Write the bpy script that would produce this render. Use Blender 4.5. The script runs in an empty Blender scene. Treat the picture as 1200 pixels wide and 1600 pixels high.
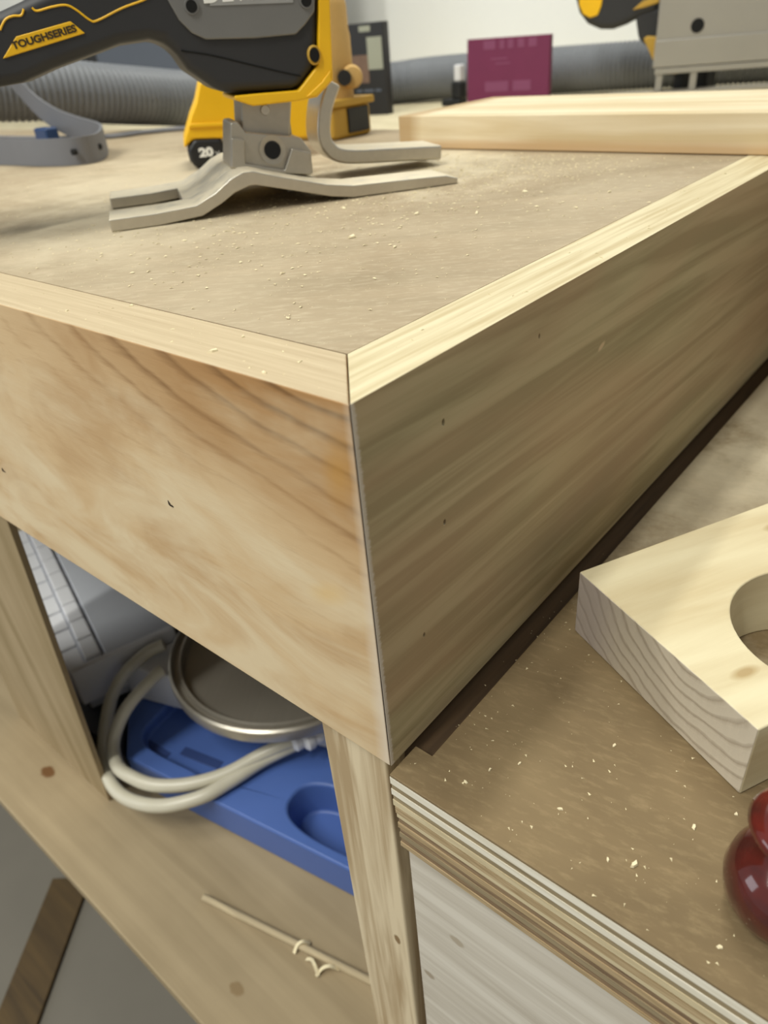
import bpy, bmesh, math, random
from mathutils import Vector, Matrix
random.seed(7)
SC = bpy.context.scene
COL = SC.collection
# ------------------------------------------------------------------ camera
F = 1135.06                                    # focal length in pixels of the 1200 x 1600 frame
R = Matrix(((0.769185600, 0.634200503, -0.078378791),
            (0.297584498, -0.464035964, -0.834334520),
            (-0.565505950, 0.618433785, -0.545658019)))   # rows: right, down, forward
CP = Vector((0.09687, -0.09855, 0.06281))      # z = 0 is the workbench top
cam = bpy.data.cameras.new('camera')
cam.sensor_fit = 'VERTICAL'; cam.sensor_height = 36.0; cam.lens = F / 1600 * 36
cam.clip_start = 0.005; cam.clip_end = 50
cam.dof.use_dof = True; cam.dof.focus_distance = 0.22; cam.dof.aperture_fstop = 15
camo = bpy.data.objects.new('camera', cam); COL.objects.link(camo)
r, d, f = R[0], R[1], R[2]
camo.matrix_world = Matrix(((r[0], -d[0], -f[0], CP[0]), (r[1], -d[1], -f[1], CP[1]), (r[2], -d[2], -f[2], CP[2]), (0, 0, 0, 1)))
SC.camera = camo
# ------------------------------------------------------------------ world, lamps, exposure
W = bpy.data.worlds.new('world'); SC.world = W; W.use_nodes = True
W.node_tree.nodes['Background'].inputs[0].default_value = (.99, 1.0, 0.95, 1)
W.node_tree.nodes['Background'].inputs[1].default_value = 0.36
def tube_lamp(name, loc, size, power, col=(.985, .98, .90), target=None):
    l = bpy.data.lights.new(name, 'AREA'); l.shape = 'RECTANGLE'; l.size = size[0]; l.size_y = size[1]
    l.energy = power; l.color = col
    o = bpy.data.objects.new(name, l); COL.objects.link(o); o.location = loc
    if target:
        o.rotation_euler = (Vector(target) - Vector(loc)).to_track_quat('-Z', 'Y').to_euler()
    return o
tube_lamp('ceiling_tube', (-0.84, -0.95, 1.58), (0.09, 1.2), 20)
tube_lamp('ceiling_tube', (-0.14, -1.10, 1.50), (0.10, 1.2), 24)
tube_lamp('ceiling_tube', (-0.42, 0.75, 1.60), (0.12, 1.2), 18)
tube_lamp('left_fill', (-1.7, -1.3, 0.35), (0.8, 0.9), 6.5, (.86, .93, 1.0), (-.2, .1, -.2))  # added cool fill from the left, brightens apron and shelf; unseen source
SC.view_settings.view_transform = 'Standard'; SC.view_settings.look = 'None'
SC.view_settings.gamma = 1; SC.view_settings.use_curve_mapping = False
SC.view_settings.exposure = 0.0

# ------------------------------------------------------------------ measuring: pixel ray onto a real plane
def ray(u, v): return (R.transposed() @ Vector(((u - 600) / F, (v - 800) / F, 1)))
def onz(u, v, z): q = ray(u, v); return CP + q * ((z - CP.z) / q.z)
def ony(u, v, y): q = ray(u, v); return CP + q * ((y - CP.y) / q.y)
def onx(u, v, x): q = ray(u, v); return CP + q * ((x - CP.x) / q.x)
def onp(u, v, P, n): q = ray(u, v); return CP + q * (n.dot(P - CP) / n.dot(q))
def atd(u, v, dist): q = ray(u, v); return CP + q.normalized() * dist

# ------------------------------------------------------------------ mesh helpers
def BM(): return bmesh.new()
def box(bm, x0, x1, y0, y1, z0, z1, M=None):
    vs = [Vector((x, y, z)) for z in (z0, z1) for y in (y0, y1) for x in (x0, x1)]
    if M: vs = [M @ v for v in vs]
    v = [bm.verts.new(p) for p in vs]
    for q in ((0, 2, 3, 1), (4, 5, 7, 6), (0, 1, 5, 4), (2, 6, 7, 3), (0, 4, 6, 2), (1, 3, 7, 5)):
        bm.faces.new([v[i] for i in q])
    return bm
def loft(bm, A, B):
    a = [bm.verts.new(p) for p in A]; b = [bm.verts.new(p) for p in B]; n = len(a)
    bm.faces.new(a); bm.faces.new(b[::-1])
    for i in range(n):
        j = (i + 1) % n; bm.faces.new((a[j], a[i], b[i], b[j]))
    return bm
def prism_z(bm, pts, z0, z1):
    return loft(bm, [Vector((p[0], p[1], z0)) for p in pts], [Vector((p[0], p[1], z1)) for p in pts])
def lathe(bm, prof, M=None, n=40):
    M = M or Matrix(); rings = []
    for (rad, z) in prof:
        if rad < 1e-7: rings.append([bm.verts.new(M @ Vector((0, 0, z)))])
        else: rings.append([bm.verts.new(M @ Vector((rad * math.cos(2 * math.pi * k / n), rad * math.sin(2 * math.pi * k / n), z))) for k in range(n)])
    for a, b in zip(rings, rings[1:]):
        for k in range(n):
            j = (k + 1) % n
            if len(a) == 1 and len(b) == 1: continue
            if len(a) == 1: bm.faces.new((a[0], b[j], b[k]))
            elif len(b) == 1: bm.faces.new((a[k], a[j], b[0]))
            else: bm.faces.new((a[k], a[j], b[j], b[k]))
    return bm
def catmull(P, n, closed=False):
    P = [Vector(p) for p in P]; out = []; N = len(P)
    for i in range(N if closed else N - 1):
        if closed: p0, p1, p2, p3 = P[(i - 1) % N], P[i], P[(i + 1) % N], P[(i + 2) % N]
        else: p0, p1, p2, p3 = P[max(i - 1, 0)], P[i], P[i + 1], P[min(i + 2, N - 1)]
        for k in range(n):
            t = k / n
            out.append(0.5 * ((2 * p1) + (p2 - p0) * t + (2 * p0 - 5 * p1 + 4 * p2 - p3) * t * t + (3 * p1 - p0 - 3 * p2 + p3) * t ** 3))
    if not closed: out.append(P[-1].copy())
    return out
def sweep(bm, path, section, closed=False, up=Vector((0, 0, 1))):
    """section(i) -> list of (side, up) offsets"""
    rings = []; N = len(path)
    for i, p in enumerate(path):
        a = path[(i - 1) % N] if closed else path[max(i - 1, 0)]
        b = path[(i + 1) % N] if closed else path[min(i + 1, N - 1)]
        t = (b - a).normalized(); s = t.cross(up).normalized(); w = s.cross(t)
        rings.append([bm.verts.new(p + s * c[0] + w * c[1]) for c in section(i)])
    n = len(rings[0])
    for i in range(N if closed else N - 1):
        A, B = rings[i], rings[(i + 1) % N]
        for k in range(n):
            j = (k + 1) % n; bm.faces.new((A[k], A[j], B[j], B[k]))
    if not closed:
        bm.faces.new(rings[0][::-1]); bm.faces.new(rings[-1])
    return bm
def circ(rad, n=14): return [(rad * math.cos(2 * math.pi * k / n), rad * math.sin(2 * math.pi * k / n)) for k in range(n)]
def tube(bm, path, rad, n=12, closed=False):
    return sweep(bm, path, (lambda i: circ(rad(i), n)) if callable(rad) else (lambda i: circ(rad, n)), closed)

ROOT = {}
def root(name, label, cat, loc, group=None):
    o = bpy.data.objects.new(name, None); COL.objects.link(o); o.empty_display_size = .02
    o.location = loc; o['label'] = label; o['category'] = cat
    if group: o['group'] = group
    ROOT[o.name] = Vector(loc); return o
def obj(name, bm, mat, parent=None, bevel=0, seg=2, smooth=False, angle=40, label=None, cat=None, group=None, kind=None, local=False):
    """world-space bmesh -> ONE object, origin at its root's base (or its own base when top-level)"""
    bmesh.ops.recalc_face_normals(bm, faces=bm.faces)
    if parent is None:
        xs = [v.co for v in bm.verts]
        off = Vector(((min(v.x for v in xs) + max(v.x for v in xs)) / 2, (min(v.y for v in xs) + max(v.y for v in xs)) / 2, min(v.z for v in xs)))
    else: off = ROOT[parent.name]
    if not local:
        bmesh.ops.translate(bm, verts=bm.verts, vec=-off)
    me = bpy.data.meshes.new(name); bm.to_mesh(me); bm.free()
    o = bpy.data.objects.new(name, me); COL.objects.link(o); me.materials.append(mat)
    if parent is None: o.location = off
    else: o.parent = parent
    ROOT[o.name] = off
    if smooth:
        for p in me.polygons: p.use_smooth = True
        if angle < 180: me.set_sharp_from_angle(angle=math.radians(angle))
    if bevel:
        m = o.modifiers.new('bevel', 'BEVEL'); m.width = bevel; m.segments = seg; m.limit_method = 'ANGLE'; m.angle_limit = math.radians(35)
        if smooth or seg > 1:
            for p in me.polygons: p.use_smooth = True
            m.harden_normals = True
    if label: o['label'] = label
    if cat: o['category'] = cat
    if group: o['group'] = group
    if kind: o['kind'] = kind
    return o
def carve(o, cutters):
    """cut real holes and keep one mesh"""
    dg = None
    for c in cutters:
        me = bpy.data.meshes.new('cut'); bmesh.ops.recalc_face_normals(c, faces=c.faces); c.to_mesh(me); c.free()
        co = bpy.data.objects.new('cut', me); COL.objects.link(co)
        co.matrix_world = Matrix.Translation(ROOT[o.name]) if o.parent is None else Matrix.Identity(4)
        bpy.context.view_layer.update()
        m = o.modifiers.new('b', 'BOOLEAN'); m.operation = 'DIFFERENCE'; m.object = co; m.solver = 'EXACT'
        bpy.context.view_layer.update(); dg = bpy.context.evaluated_depsgraph_get()
        new = bpy.data.meshes.new_from_object(o.evaluated_get(dg)); o.modifiers.clear()
        old = o.data; o.data = new; bpy.data.meshes.remove(old)
        bpy.data.objects.remove(co); bpy.data.meshes.remove(me)
def letters(text, size, M, mat, parent, name='lettering', depth=.0002, shear=0, bold=0, label=None):
    cu = bpy.data.curves.new('t', 'FONT'); cu.body = text; cu.size = size; cu.extrude = depth; cu.align_x = 'CENTER'; cu.align_y = 'CENTER'; cu.shear = shear; cu.offset = bold
    t = bpy.data.objects.new('t', cu); COL.objects.link(t); bpy.context.view_layer.update()
    me = bpy.data.meshes.new_from_object(t.evaluated_get(bpy.context.evaluated_depsgraph_get()))
    bpy.data.objects.remove(t); bpy.data.curves.remove(cu)
    me.transform(M); me.transform(Matrix.Translation(-ROOT[parent.name]))
    me.name = name; me.materials.clear(); me.materials.append(mat)
    o = bpy.data.objects.new(name, me); COL.objects.link(o); o.parent = parent; ROOT[o.name] = ROOT[parent.name]
    if label: o['label'] = label
    return o
def frame(P, x, y):
    x = Vector(x).normalized(); y = Vector(y); y = (y - x * x.dot(y)).normalized(); z = x.cross(y)
    return Matrix(((x.x, y.x, z.x, P[0]), (x.y, y.y, z.y, P[1]), (x.z, y.z, z.z, P[2]), (0, 0, 0, 1)))

# ------------------------------------------------------------------ materials
class NT:
    def __init__(s, name):
        s.m = bpy.data.materials.new(name); s.m.use_nodes = True; s.t = s.m.node_tree; s.b = s.t.nodes['Principled BSDF']
    def n(s, typ, **kw):
        x = s.t.nodes.new(typ)
        for k, v in kw.items():
            if k in x.inputs.keys() if isinstance(k, str) else False:
                pass
            setattr(x, k, v)
        return x
    def l(s, a, b): s.t.links.new(a, b)
    def math(s, op, a, b=None, clamp=False):
        x = s.t.nodes.new('ShaderNodeMath'); x.operation = op; x.use_clamp = clamp
        for i, q in enumerate((a, b)):
            if q is None: continue
            if isinstance(q, (int, float)): x.inputs[i].default_value = q
            else: s.l(q, x.inputs[i])
        return x.outputs[0]
    def mix(s, fac, a, b):
        x = s.t.nodes.new('ShaderNodeMix'); x.data_type = 'RGBA'
        for i, q in ((0, fac), (6, a), (7, b)):
            if isinstance(q, (int, float)): x.inputs[i].default_value = q
            elif isinstance(q, tuple): x.inputs[i].default_value = (*q, 1)
            else: s.l(q, x.inputs[i])
        return x.outputs[2]
    def ramp(s, fac, stops, interp='LINEAR'):
        x = s.t.nodes.new('ShaderNodeValToRGB'); x.color_ramp.interpolation = interp; e = x.color_ramp.elements
        while len(e) < len(stops): e.new(0.5)
        for q, (p, c) in zip(e, stops):
            q.position = p; q.color = (*c, 1) if isinstance(c, tuple) else (c, c, c, 1)
        s.l(fac, x.inputs[0]); return x.outputs[0]
    def pos(s, loc=(0, 0, 0), rot=(0, 0, 0), scale=(1, 1, 1), obj=False):
        if obj: src = s.t.nodes.new('ShaderNodeTexCoord').outputs['Object']
        else: src = s.t.nodes.new('ShaderNodeNewGeometry').outputs['Position']
        a = s.t.nodes.new('ShaderNodeMapping'); a.vector_type = 'POINT'; a.inputs[1].default_value = tuple(-q for q in loc); s.l(src, a.inputs[0])
        b = s.t.nodes.new('ShaderNodeMapping'); b.inputs[2].default_value = rot; s.l(a.outputs[0], b.inputs[0])
        c = s.t.nodes.new('ShaderNodeMapping'); c.inputs[3].default_value = scale; s.l(b.outputs[0], c.inputs[0])
        return c.outputs[0]
    def noise(s, vec, scale, detail=3, rough=.55, dist=0):
        x = s.t.nodes.new('ShaderNodeTexNoise'); s.l(vec, x.inputs['Vector']); x.inputs['Scale'].default_value = scale
        x.inputs['Detail'].default_value = detail; x.inputs['Roughness'].default_value = rough; x.inputs['Distortion'].default_value = dist
        return x.outputs[0]
    def wave(s, vec, scale, typ='RINGS', direction='X', dist=0, dscale=1, detail=2, prof='SIN'):
        x = s.t.nodes.new('ShaderNodeTexWave'); x.wave_type = typ; x.wave_profile = prof
        if typ == 'RINGS': x.rings_direction = direction
        else: x.bands_direction = direction
        s.l(vec, x.inputs['Vector']); x.inputs['Scale'].default_value = scale; x.inputs['Distortion'].default_value = dist
        x.inputs['Detail Scale'].default_value = dscale; x.inputs['Detail'].default_value = detail
        return x.outputs['Fac']
    def bump(s, h, strength=.2, dist=.0005):
        x = s.t.nodes.new('ShaderNodeBump'); x.inputs['Strength'].default_value = strength; x.inputs['Distance'].default_value = dist
        s.l(h, x.inputs['Height']); s.l(x.outputs[0], s.b.inputs['Normal'])
    def out(s, col, rough=.5, metal=0, spec=.5, coat=0):
        if isinstance(col, tuple): s.b.inputs['Base Color'].default_value = (*col, 1)
        else: s.l(col, s.b.inputs['Base Color'])
        if isinstance(rough, (int, float)): s.b.inputs['Roughness'].default_value = rough
        else: s.l(rough, s.b.inputs['Roughness'])
        s.b.inputs['Metallic'].default_value = metal; s.b.inputs['Specular IOR Level'].default_value = spec
        s.b.inputs['Coat Weight'].default_value = coat
        return s.m
def hexc(h):
    v = [int(h[i:i + 2], 16) / 255 for i in (0, 2, 4)]
    return tuple(c / 12.92 if c <= .04045 else ((c + .055) / 1.055) ** 2.4 for c in v)
def plain(name, h, rough=.5, metal=0, spec=.5, coat=0, var=.12, sc=60):
    t = NT(name); c = hexc(h) if isinstance(h, str) else h
    k = t.noise(t.pos(), sc, 4)
    col = t.mix(k, tuple(x * (1 - var) for x in c), tuple(min(1, x * (1 + var)) for x in c))
    return t.out(col, rough, metal, spec, coat)
AX = {'X': (.05, 1, 1), 'Y': (1, .05, 1), 'Z': (1, 1, .05)}
def wood(name, dark, light, axis='X', rot=(0, 0, 0), fine=900, bands=26, bdist=4, bmix=.5, fmix=.35, cloud=.3, rough=.65, loc=(0, 0, 0), bstretch=None, obj=False, dust=None, knots=(), post=None, bumpk=.12):
    t = NT(name); dk, lt = hexc(dark), hexc(light)
    p = t.pos(loc, rot, AX[axis], obj)
    fib = t.noise(p, fine, 4, .6)
    bd = t.noise(t.pos(loc, rot, bstretch or AX[axis], obj), bands, 3, .5, bdist)
    bd = t.ramp(bd, ((.32, 0.0), (.68, 1.0)))
    cl = t.noise(t.pos(loc, (0, 0, 0), (1, 1, 1), obj), 14, 3)
    v = t.math('ADD', t.math('MULTIPLY', bd, bmix), t.math('MULTIPLY', fib, fmix))
    v = t.math('ADD', v, t.math('MULTIPLY', cl, cloud))
    v = t.math('DIVIDE', v, bmix + fmix + cloud)
    v = t.ramp(v, ((.28, 0.0), (.72, 1.0)))
    col = t.mix(v, dk, lt)
    for (kp, kr, kc) in knots:
        q = t.pos(kp, (0, 0, 0), kr, obj); ln = t.t.nodes.new('ShaderNodeVectorMath'); ln.operation = 'LENGTH'; t.l(q, ln.inputs[0])
        m = t.ramp(t.math('ADD', ln.outputs['Value'], t.math('MULTIPLY', t.noise(q, 1.5, 3), .5)), ((.75, 1.0), (1.25, 0.0)))
        col = t.mix(m, col, hexc(kc))
    if post: col = post(t, col)
    t.bump(fib, bumpk, .0004)
    return t.out(col, rough, 0, .3)

M = {}
# plywood panel of the bench top: grey-brown veneer with short pale sanding streaks and lying dust
def mk_panel(name, dk, lt, streak, ang, dust_at=None, amt=.5):
    t = NT(name)
    base = t.mix(t.ramp(t.noise(t.pos((0, 0, 0), (0, 0, ang), (.18, 1, 1)), 60, 4, .6, .6), ((.3, 0.0), (.7, 1.0))), hexc(dk), hexc(lt))
    big = t.ramp(t.noise(t.pos(), 9, 3, .5, .8), ((.35, 0.0), (.65, 1.0)))
    base = t.mix(t.math('MULTIPLY', big, .35), base, hexc(streak))
    fl = t.noise(t.pos((0, 0, 0), (0, 0, ang), (.3, 1, 1)), 480, 4, .7)
    fl = t.ramp(fl, ((.5, 0.0), (.72, 1.0)))
    base = t.mix(t.math('MULTIPLY', fl, amt), base, hexc(streak))
    if dust_at:
        for (c, sc, k) in dust_at:
            q = t.pos(c, (0, 0, .9), sc); ln = t.t.nodes.new('ShaderNodeVectorMath'); ln.operation = 'LENGTH'; t.l(q, ln.inputs[0])
            w = t.math('ADD', ln.outputs['Value'], t.math('MULTIPLY', t.math('SUBTRACT', t.noise(t.pos(), 45, 5, .65), .5), 1.7))
            base = t.mix(t.math('MULTIPLY', t.ramp(w, ((.35, 1.0), (1.1, 0.0))), k), base, hexc('dcd0b4'))
    t.bump(t.noise(t.pos((0, 0, 0), (0, 0, ang), (.2, 1, 1)), 700, 4, .6), .15, .0004)
    return t.out(base, .7, 0, .25)
M['panel'] = mk_panel('bench_plywood', '94846a', 'a59378', 'c8baa0', -.68, [((-.19, .27, 0), (9, 16, 1), .75), ((-.33, .2, 0), (6, 9, 1), .4), ((-.23, .1, 0), (10, 14, 1), .35)], .45)
M['lower_ply'] = mk_panel('lower_plywood', '6b5a40', '7b684b', 'a08c69', -.15, [((.03, .2, -.116), (10, 10, 4), .45), ((.05, .33, -.116), (6, 6, 4), .5)], .4)

def worn_end(t, col):      # white sanded fuzz along the end of the board and a yellow patch beside it
    g = t.t.nodes.new('ShaderNodeSeparateXYZ'); t.l(t.pos(), g.inputs[0]); X, Z = g.outputs[0], g.outputs[2]
    nz = t.noise(t.pos((0, 0, 0), (0, -.05, 0), (.35, 1, 1)), 60, 4, .6)
    # broad sanded pale patches towards the bottom of the board
    pale = t.ramp(t.math('ADD', t.math('MULTIPLY', Z, -7.0), t.math('MULTIPLY', nz, .9)), ((.5, 0.0), (.9, 1.0)))
    pt = t.ramp(t.noise(t.pos((.3, 0, 0), (0, -.06, 0), (.38, 1, 1)), 40, 4, .6, .7), ((.38, 0.0), (.6, 1.0)))
    col = t.mix(t.math('MULTIPLY', t.math('MULTIPLY', pale, pt), .85), col, hexc('e0cdaa'))
    q = t.pos((-.006, 0, -.018), (0, -.2, 0), (95, 1, 42)); ln = t.t.nodes.new('ShaderNodeVectorMath'); ln.operation = 'LENGTH'; t.l(q, ln.inputs[0])
    col = t.mix(t.math('MULTIPLY', t.ramp(t.math('ADD', ln.outputs['Value'], t.math('MULTIPLY', nz, .8)), ((.5, 1.0), (1.35, 0.0))), .55), col, hexc('c08f45'))
    q = t.pos((-.016, 0, -.058), (0, .5, 0), (60, 1, 130)); ln = t.t.nodes.new('ShaderNodeVectorMath'); ln.operation = 'LENGTH'; t.l(q, ln.inputs[0])
    col = t.mix(t.math('MULTIPLY', t.ramp(t.math('ADD', ln.outputs['Value'], t.math('MULTIPLY', nz, .8)), ((.5, 1.0), (1.4, 0.0))), .5), col, hexc('dcb878'))
    e = t.math('ADD', t.math('ADD', t.math('MULTIPLY', X, 190), t.math('MULTIPLY', Z, -6.0)), t.math('ADD', t.math('MULTIPLY', nz, .6), .1))
    return t.mix(t.math('MULTIPLY', t.ramp(e, ((-.0, 0.0), (.85, 1.0))), .85), col, hexc('dccdb8'))
def mk_front():
    t = NT('front_board_wood')
    # cathedral figure: nested stretched ovals, their long axis sloping down to the corner
    wob = t.noise(t.pos((0, 0, 0), (0, -.15, 0), (.5, 1, 1)), 22, 3, .5)
    q = t.pos((-.012, 0, .004), (0, -.15, 0), (.34, .0, 1.0)); ln = t.t.nodes.new('ShaderNodeVectorMath'); ln.operation = 'LENGTH'; t.l(q, ln.inputs[0])
    rho = t.math('ADD', ln.outputs['Value'], t.math('MULTIPLY', wob, .016))
    sw = t.math('FRACT', t.math('MULTIPLY', t.math('POWER', rho, .8), 82))
    w = t.ramp(sw, ((.0, .15), (.25, .75), (.8, 1.0), (1.0, .1)))
    fade = t.ramp(t.math('ADD', rho, t.math('MULTIPLY', wob, .01)), ((.012, .25), (.02, 1.0), (.045, .75), (.07, .15)))
    w = t.math('SUBTRACT', 1.0, t.math('MULTIPLY', t.math('SUBTRACT', 1.0, w), fade))
    fib = t.noise(t.pos((0, 0, 0), (0, -.03, 0), (.08, 1, 1)), 620, 5, .7)
    cl = t.noise(t.pos((0, 0, 0), (0, -.1, 0), (.3, 1, 1)), 34, 4, .6, .6)
    v = t.math('ADD', t.math('MULTIPLY', w, .62), t.math('ADD', t.math('MULTIPLY', fib, .56), t.math('MULTIPLY', cl, .36)))
    v = t.ramp(v, ((.62, 0.0), (1.16, 1.0)))
    core = t.ramp(t.math('ADD', rho, t.math('MULTIPLY', cl, .02)), ((.035, 0.0), (.075, 1.0)))
    col = t.mix(v, t.mix(core, hexc('83603a'), hexc('a8845a')), t.mix(core, hexc('b08656'), hexc('d3b68c')))
    nrm = t.t.nodes.new('ShaderNodeNewGeometry').outputs['Normal']; sp = t.t.nodes.new('ShaderNodeSeparateXYZ'); t.l(nrm, sp.inputs[0])
    # the board's own planed top edge: paler, with long grain
    long = t.noise(t.pos((0, 0, 0), (0, 0, 0), (.03, 1, 1)), 520, 4, .6)
    edge = t.mix(t.ramp(long, ((.3, 0.0), (.7, 1.0))), hexc('b5a283'), hexc('c7b697'))
    blot = t.ramp(t.noise(t.pos((.4, 0, .1), (0, -.08, 0), (.5, 1, 1)), 34, 4, .6, .5), ((.46, 0.0), (.62, 1.0)))
    col = t.mix(t.math('MULTIPLY', blot, .38), col, hexc('a97f50'))
    col = worn_end(t, col)
    col = t.mix(t.ramp(sp.outputs[2], ((.5, 0.0), (.9, 1.0))), col, edge)
    t.bump(fib, .15, .0005)
    return t.out(col, .62, 0, .3)
M['front'] = mk_front()
def mk_side():
    t = NT('side_board_pine')
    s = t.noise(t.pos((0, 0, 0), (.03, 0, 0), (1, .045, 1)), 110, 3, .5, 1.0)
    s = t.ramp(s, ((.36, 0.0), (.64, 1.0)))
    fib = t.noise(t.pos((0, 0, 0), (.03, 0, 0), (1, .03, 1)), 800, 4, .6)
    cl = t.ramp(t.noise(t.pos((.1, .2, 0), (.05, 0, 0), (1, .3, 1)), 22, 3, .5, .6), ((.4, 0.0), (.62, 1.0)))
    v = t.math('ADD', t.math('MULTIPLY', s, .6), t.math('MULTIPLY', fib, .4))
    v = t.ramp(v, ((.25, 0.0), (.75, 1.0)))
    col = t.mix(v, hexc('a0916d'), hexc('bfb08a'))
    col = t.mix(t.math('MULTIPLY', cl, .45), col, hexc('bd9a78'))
    g = t.t.nodes.new('ShaderNodeSeparateXYZ'); t.l(t.pos(), g.inputs[0])
    e = t.math('ADD', t.math('MULTIPLY', g.outputs[1], -500), t.math('MULTIPLY', fib, 1.0))
    col = t.mix(t.math('MULTIPLY', t.ramp(e, ((.0, 1.0), (.01, 1.0))), 0), col, hexc('b5a592'))
    e = t.math('ADD', t.math('MULTIPLY', g.outputs[1], 330), t.math('MULTIPLY', fib, .8))
    col = t.mix(t.math('MULTIPLY', t.ramp(e, ((.75, 1.0), (1.15, 0.0))), .9), col, hexc('d9cdbd'))
    nrm = t.t.nodes.new('ShaderNodeNewGeometry').outputs['Normal']; sp = t.t.nodes.new('ShaderNodeSeparateXYZ'); t.l(nrm, sp.inputs[0])
    long = t.noise(t.pos((.003, 0, 0), (0, 0, .03), (1, .035, 1)), 330, 3, .5)
    edge = t.mix(t.ramp(long, ((.36, 0.0), (.62, 1.0))), hexc('bcab84'), hexc('d6caa8'))
    col = t.mix(t.ramp(sp.outputs[2], ((.5, 0.0), (.9, 1.0))), col, edge)  # paler top edge: stronger top light put into the colour
    q = t.pos(tuple(onx(940, 541, 0)), (-.3, 0, 0), (1, 330, 800)); ln = t.t.nodes.new('ShaderNodeVectorMath'); ln.operation = 'LENGTH'; t.l(q, ln.inputs[0])
    col = t.mix(t.ramp(ln.outputs['Value'], ((.5, .8), (1.1, 0.0))), col, hexc('d8bd98'))
    t.bump(fib, .12, .0004)
    return t.out(col, .6, 0, .3)
M['side'] = mk_side()
M['leg'] = wood('leg_pine', 'b19a78', 'dccbab', 'Z', bands=170, bdist=.6, bmix=.7, fmix=.3, cloud=.1, knots=[(tuple(ony(621, 1468, .0025)), (420, 420, 210), '8d7452')])
M['shelf'] = wood('shelf_pine', '948366', 'ad9b7c', 'X', bands=40, bdist=1.2, bmix=.3, fmix=.2, cloud=.5, fine=500, loc=(.1, .2, 0),
                  knots=[(tuple(onz(75, 1206, -.373)), (95, 150, 150), '6b4a28'), (tuple(onz(170, 1478, -.373)), (90, 110, 100), '7a6040'), (tuple(onz(370, 1545, -.373)), (130, 200, 150), '8a7555')])
M['brace'] = wood('brace_pine', '94815f', 'ae9a7a', 'Z', bands=45, bdist=1.5, bmix=.4, fmix=.2, cloud=.4, fine=500)
def board_marks(t, col):       # darker heartwood stripe low on the edge, browner left end
    g = t.t.nodes.new('ShaderNodeSeparateXYZ'); t.l(t.pos(), g.inputs[0]); nz = t.noise(t.pos((0, 0, 0), (0, 0, 0), (.1, 1, 1)), 60, 3)
    a = t.ramp(t.math('ADD', t.math('MULTIPLY', g.outputs[2], 110), t.math('MULTIPLY', nz, .5)), ((.55, 1.0), (1.0, 0.0)))
    col = t.mix(t.math('MULTIPLY', a, .7), col, hexc('c09a6a'))
    b = t.ramp(t.math('ADD', t.math('MULTIPLY', t.math('ADD', g.outputs[0], .243), 40), t.math('MULTIPLY', nz, .3)), ((.6, 1.0), (1.0, 0.0)))
    return t.mix(t.math('MULTIPLY', b, .75), col, hexc('a98a5e'))
M['board'] = wood('pale_board', 'cfbb94', 'e4d7ba', 'X', bands=70, bdist=1.0, bmix=.5, fmix=.2, cloud=.3, post=board_marks)
M['ply_pale'] = wood('ply_pale', 'bfae8a', 'd8caa8', 'X', bands=200, bmix=.3, fmix=.4)
M['ply_white'] = wood('ply_white', 'd8d0bb', 'efe9da', 'X', bands=200, bmix=.3, fmix=.4)
M['ply_grey'] = wood('ply_grey', '84765c', 'a39273', 'X', bands=300, bmix=.4, fmix=.5)
M['ply_brown'] = wood('ply_brown', '6f5a45', '9c8466', 'X', bands=300, bmix=.5, fmix=.5)
M['groove'] = wood('groove_wood', '3f3022', '5c4832', 'Y')
M['ply_tan'] = wood('ply_tan', '9a835f', 'bca683', 'X', bands=300, bmix=.5, fmix=.5)
M['panel_pine'] = wood('white_pine', 'bdb4a5', 'd8d1c4', 'X', rot=(0, .05, 0), bands=110, bdist=.8, bmix=.5, fmix=.3, cloud=.3, loc=(0, 0, .2),
                       knots=[(tuple(ony(672, 1522, .0015)), (260, 200, 330), 'a59885'), (tuple(ony(715, 1470, .0015)), (220, 160, 300), 'b0a491')])
M['dowel'] = wood('dowel_wood', 'a9997c', 'c4b391', 'X')
M['shaving'] = plain('wood_chip', 'e9dbb6', .8, var=.15)
M['dust'] = plain('sawdust', 'e0d2ac', .9, var=.2, sc=300)
M['pit'] = plain('nail_pit', '2c2115', .9)
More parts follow.
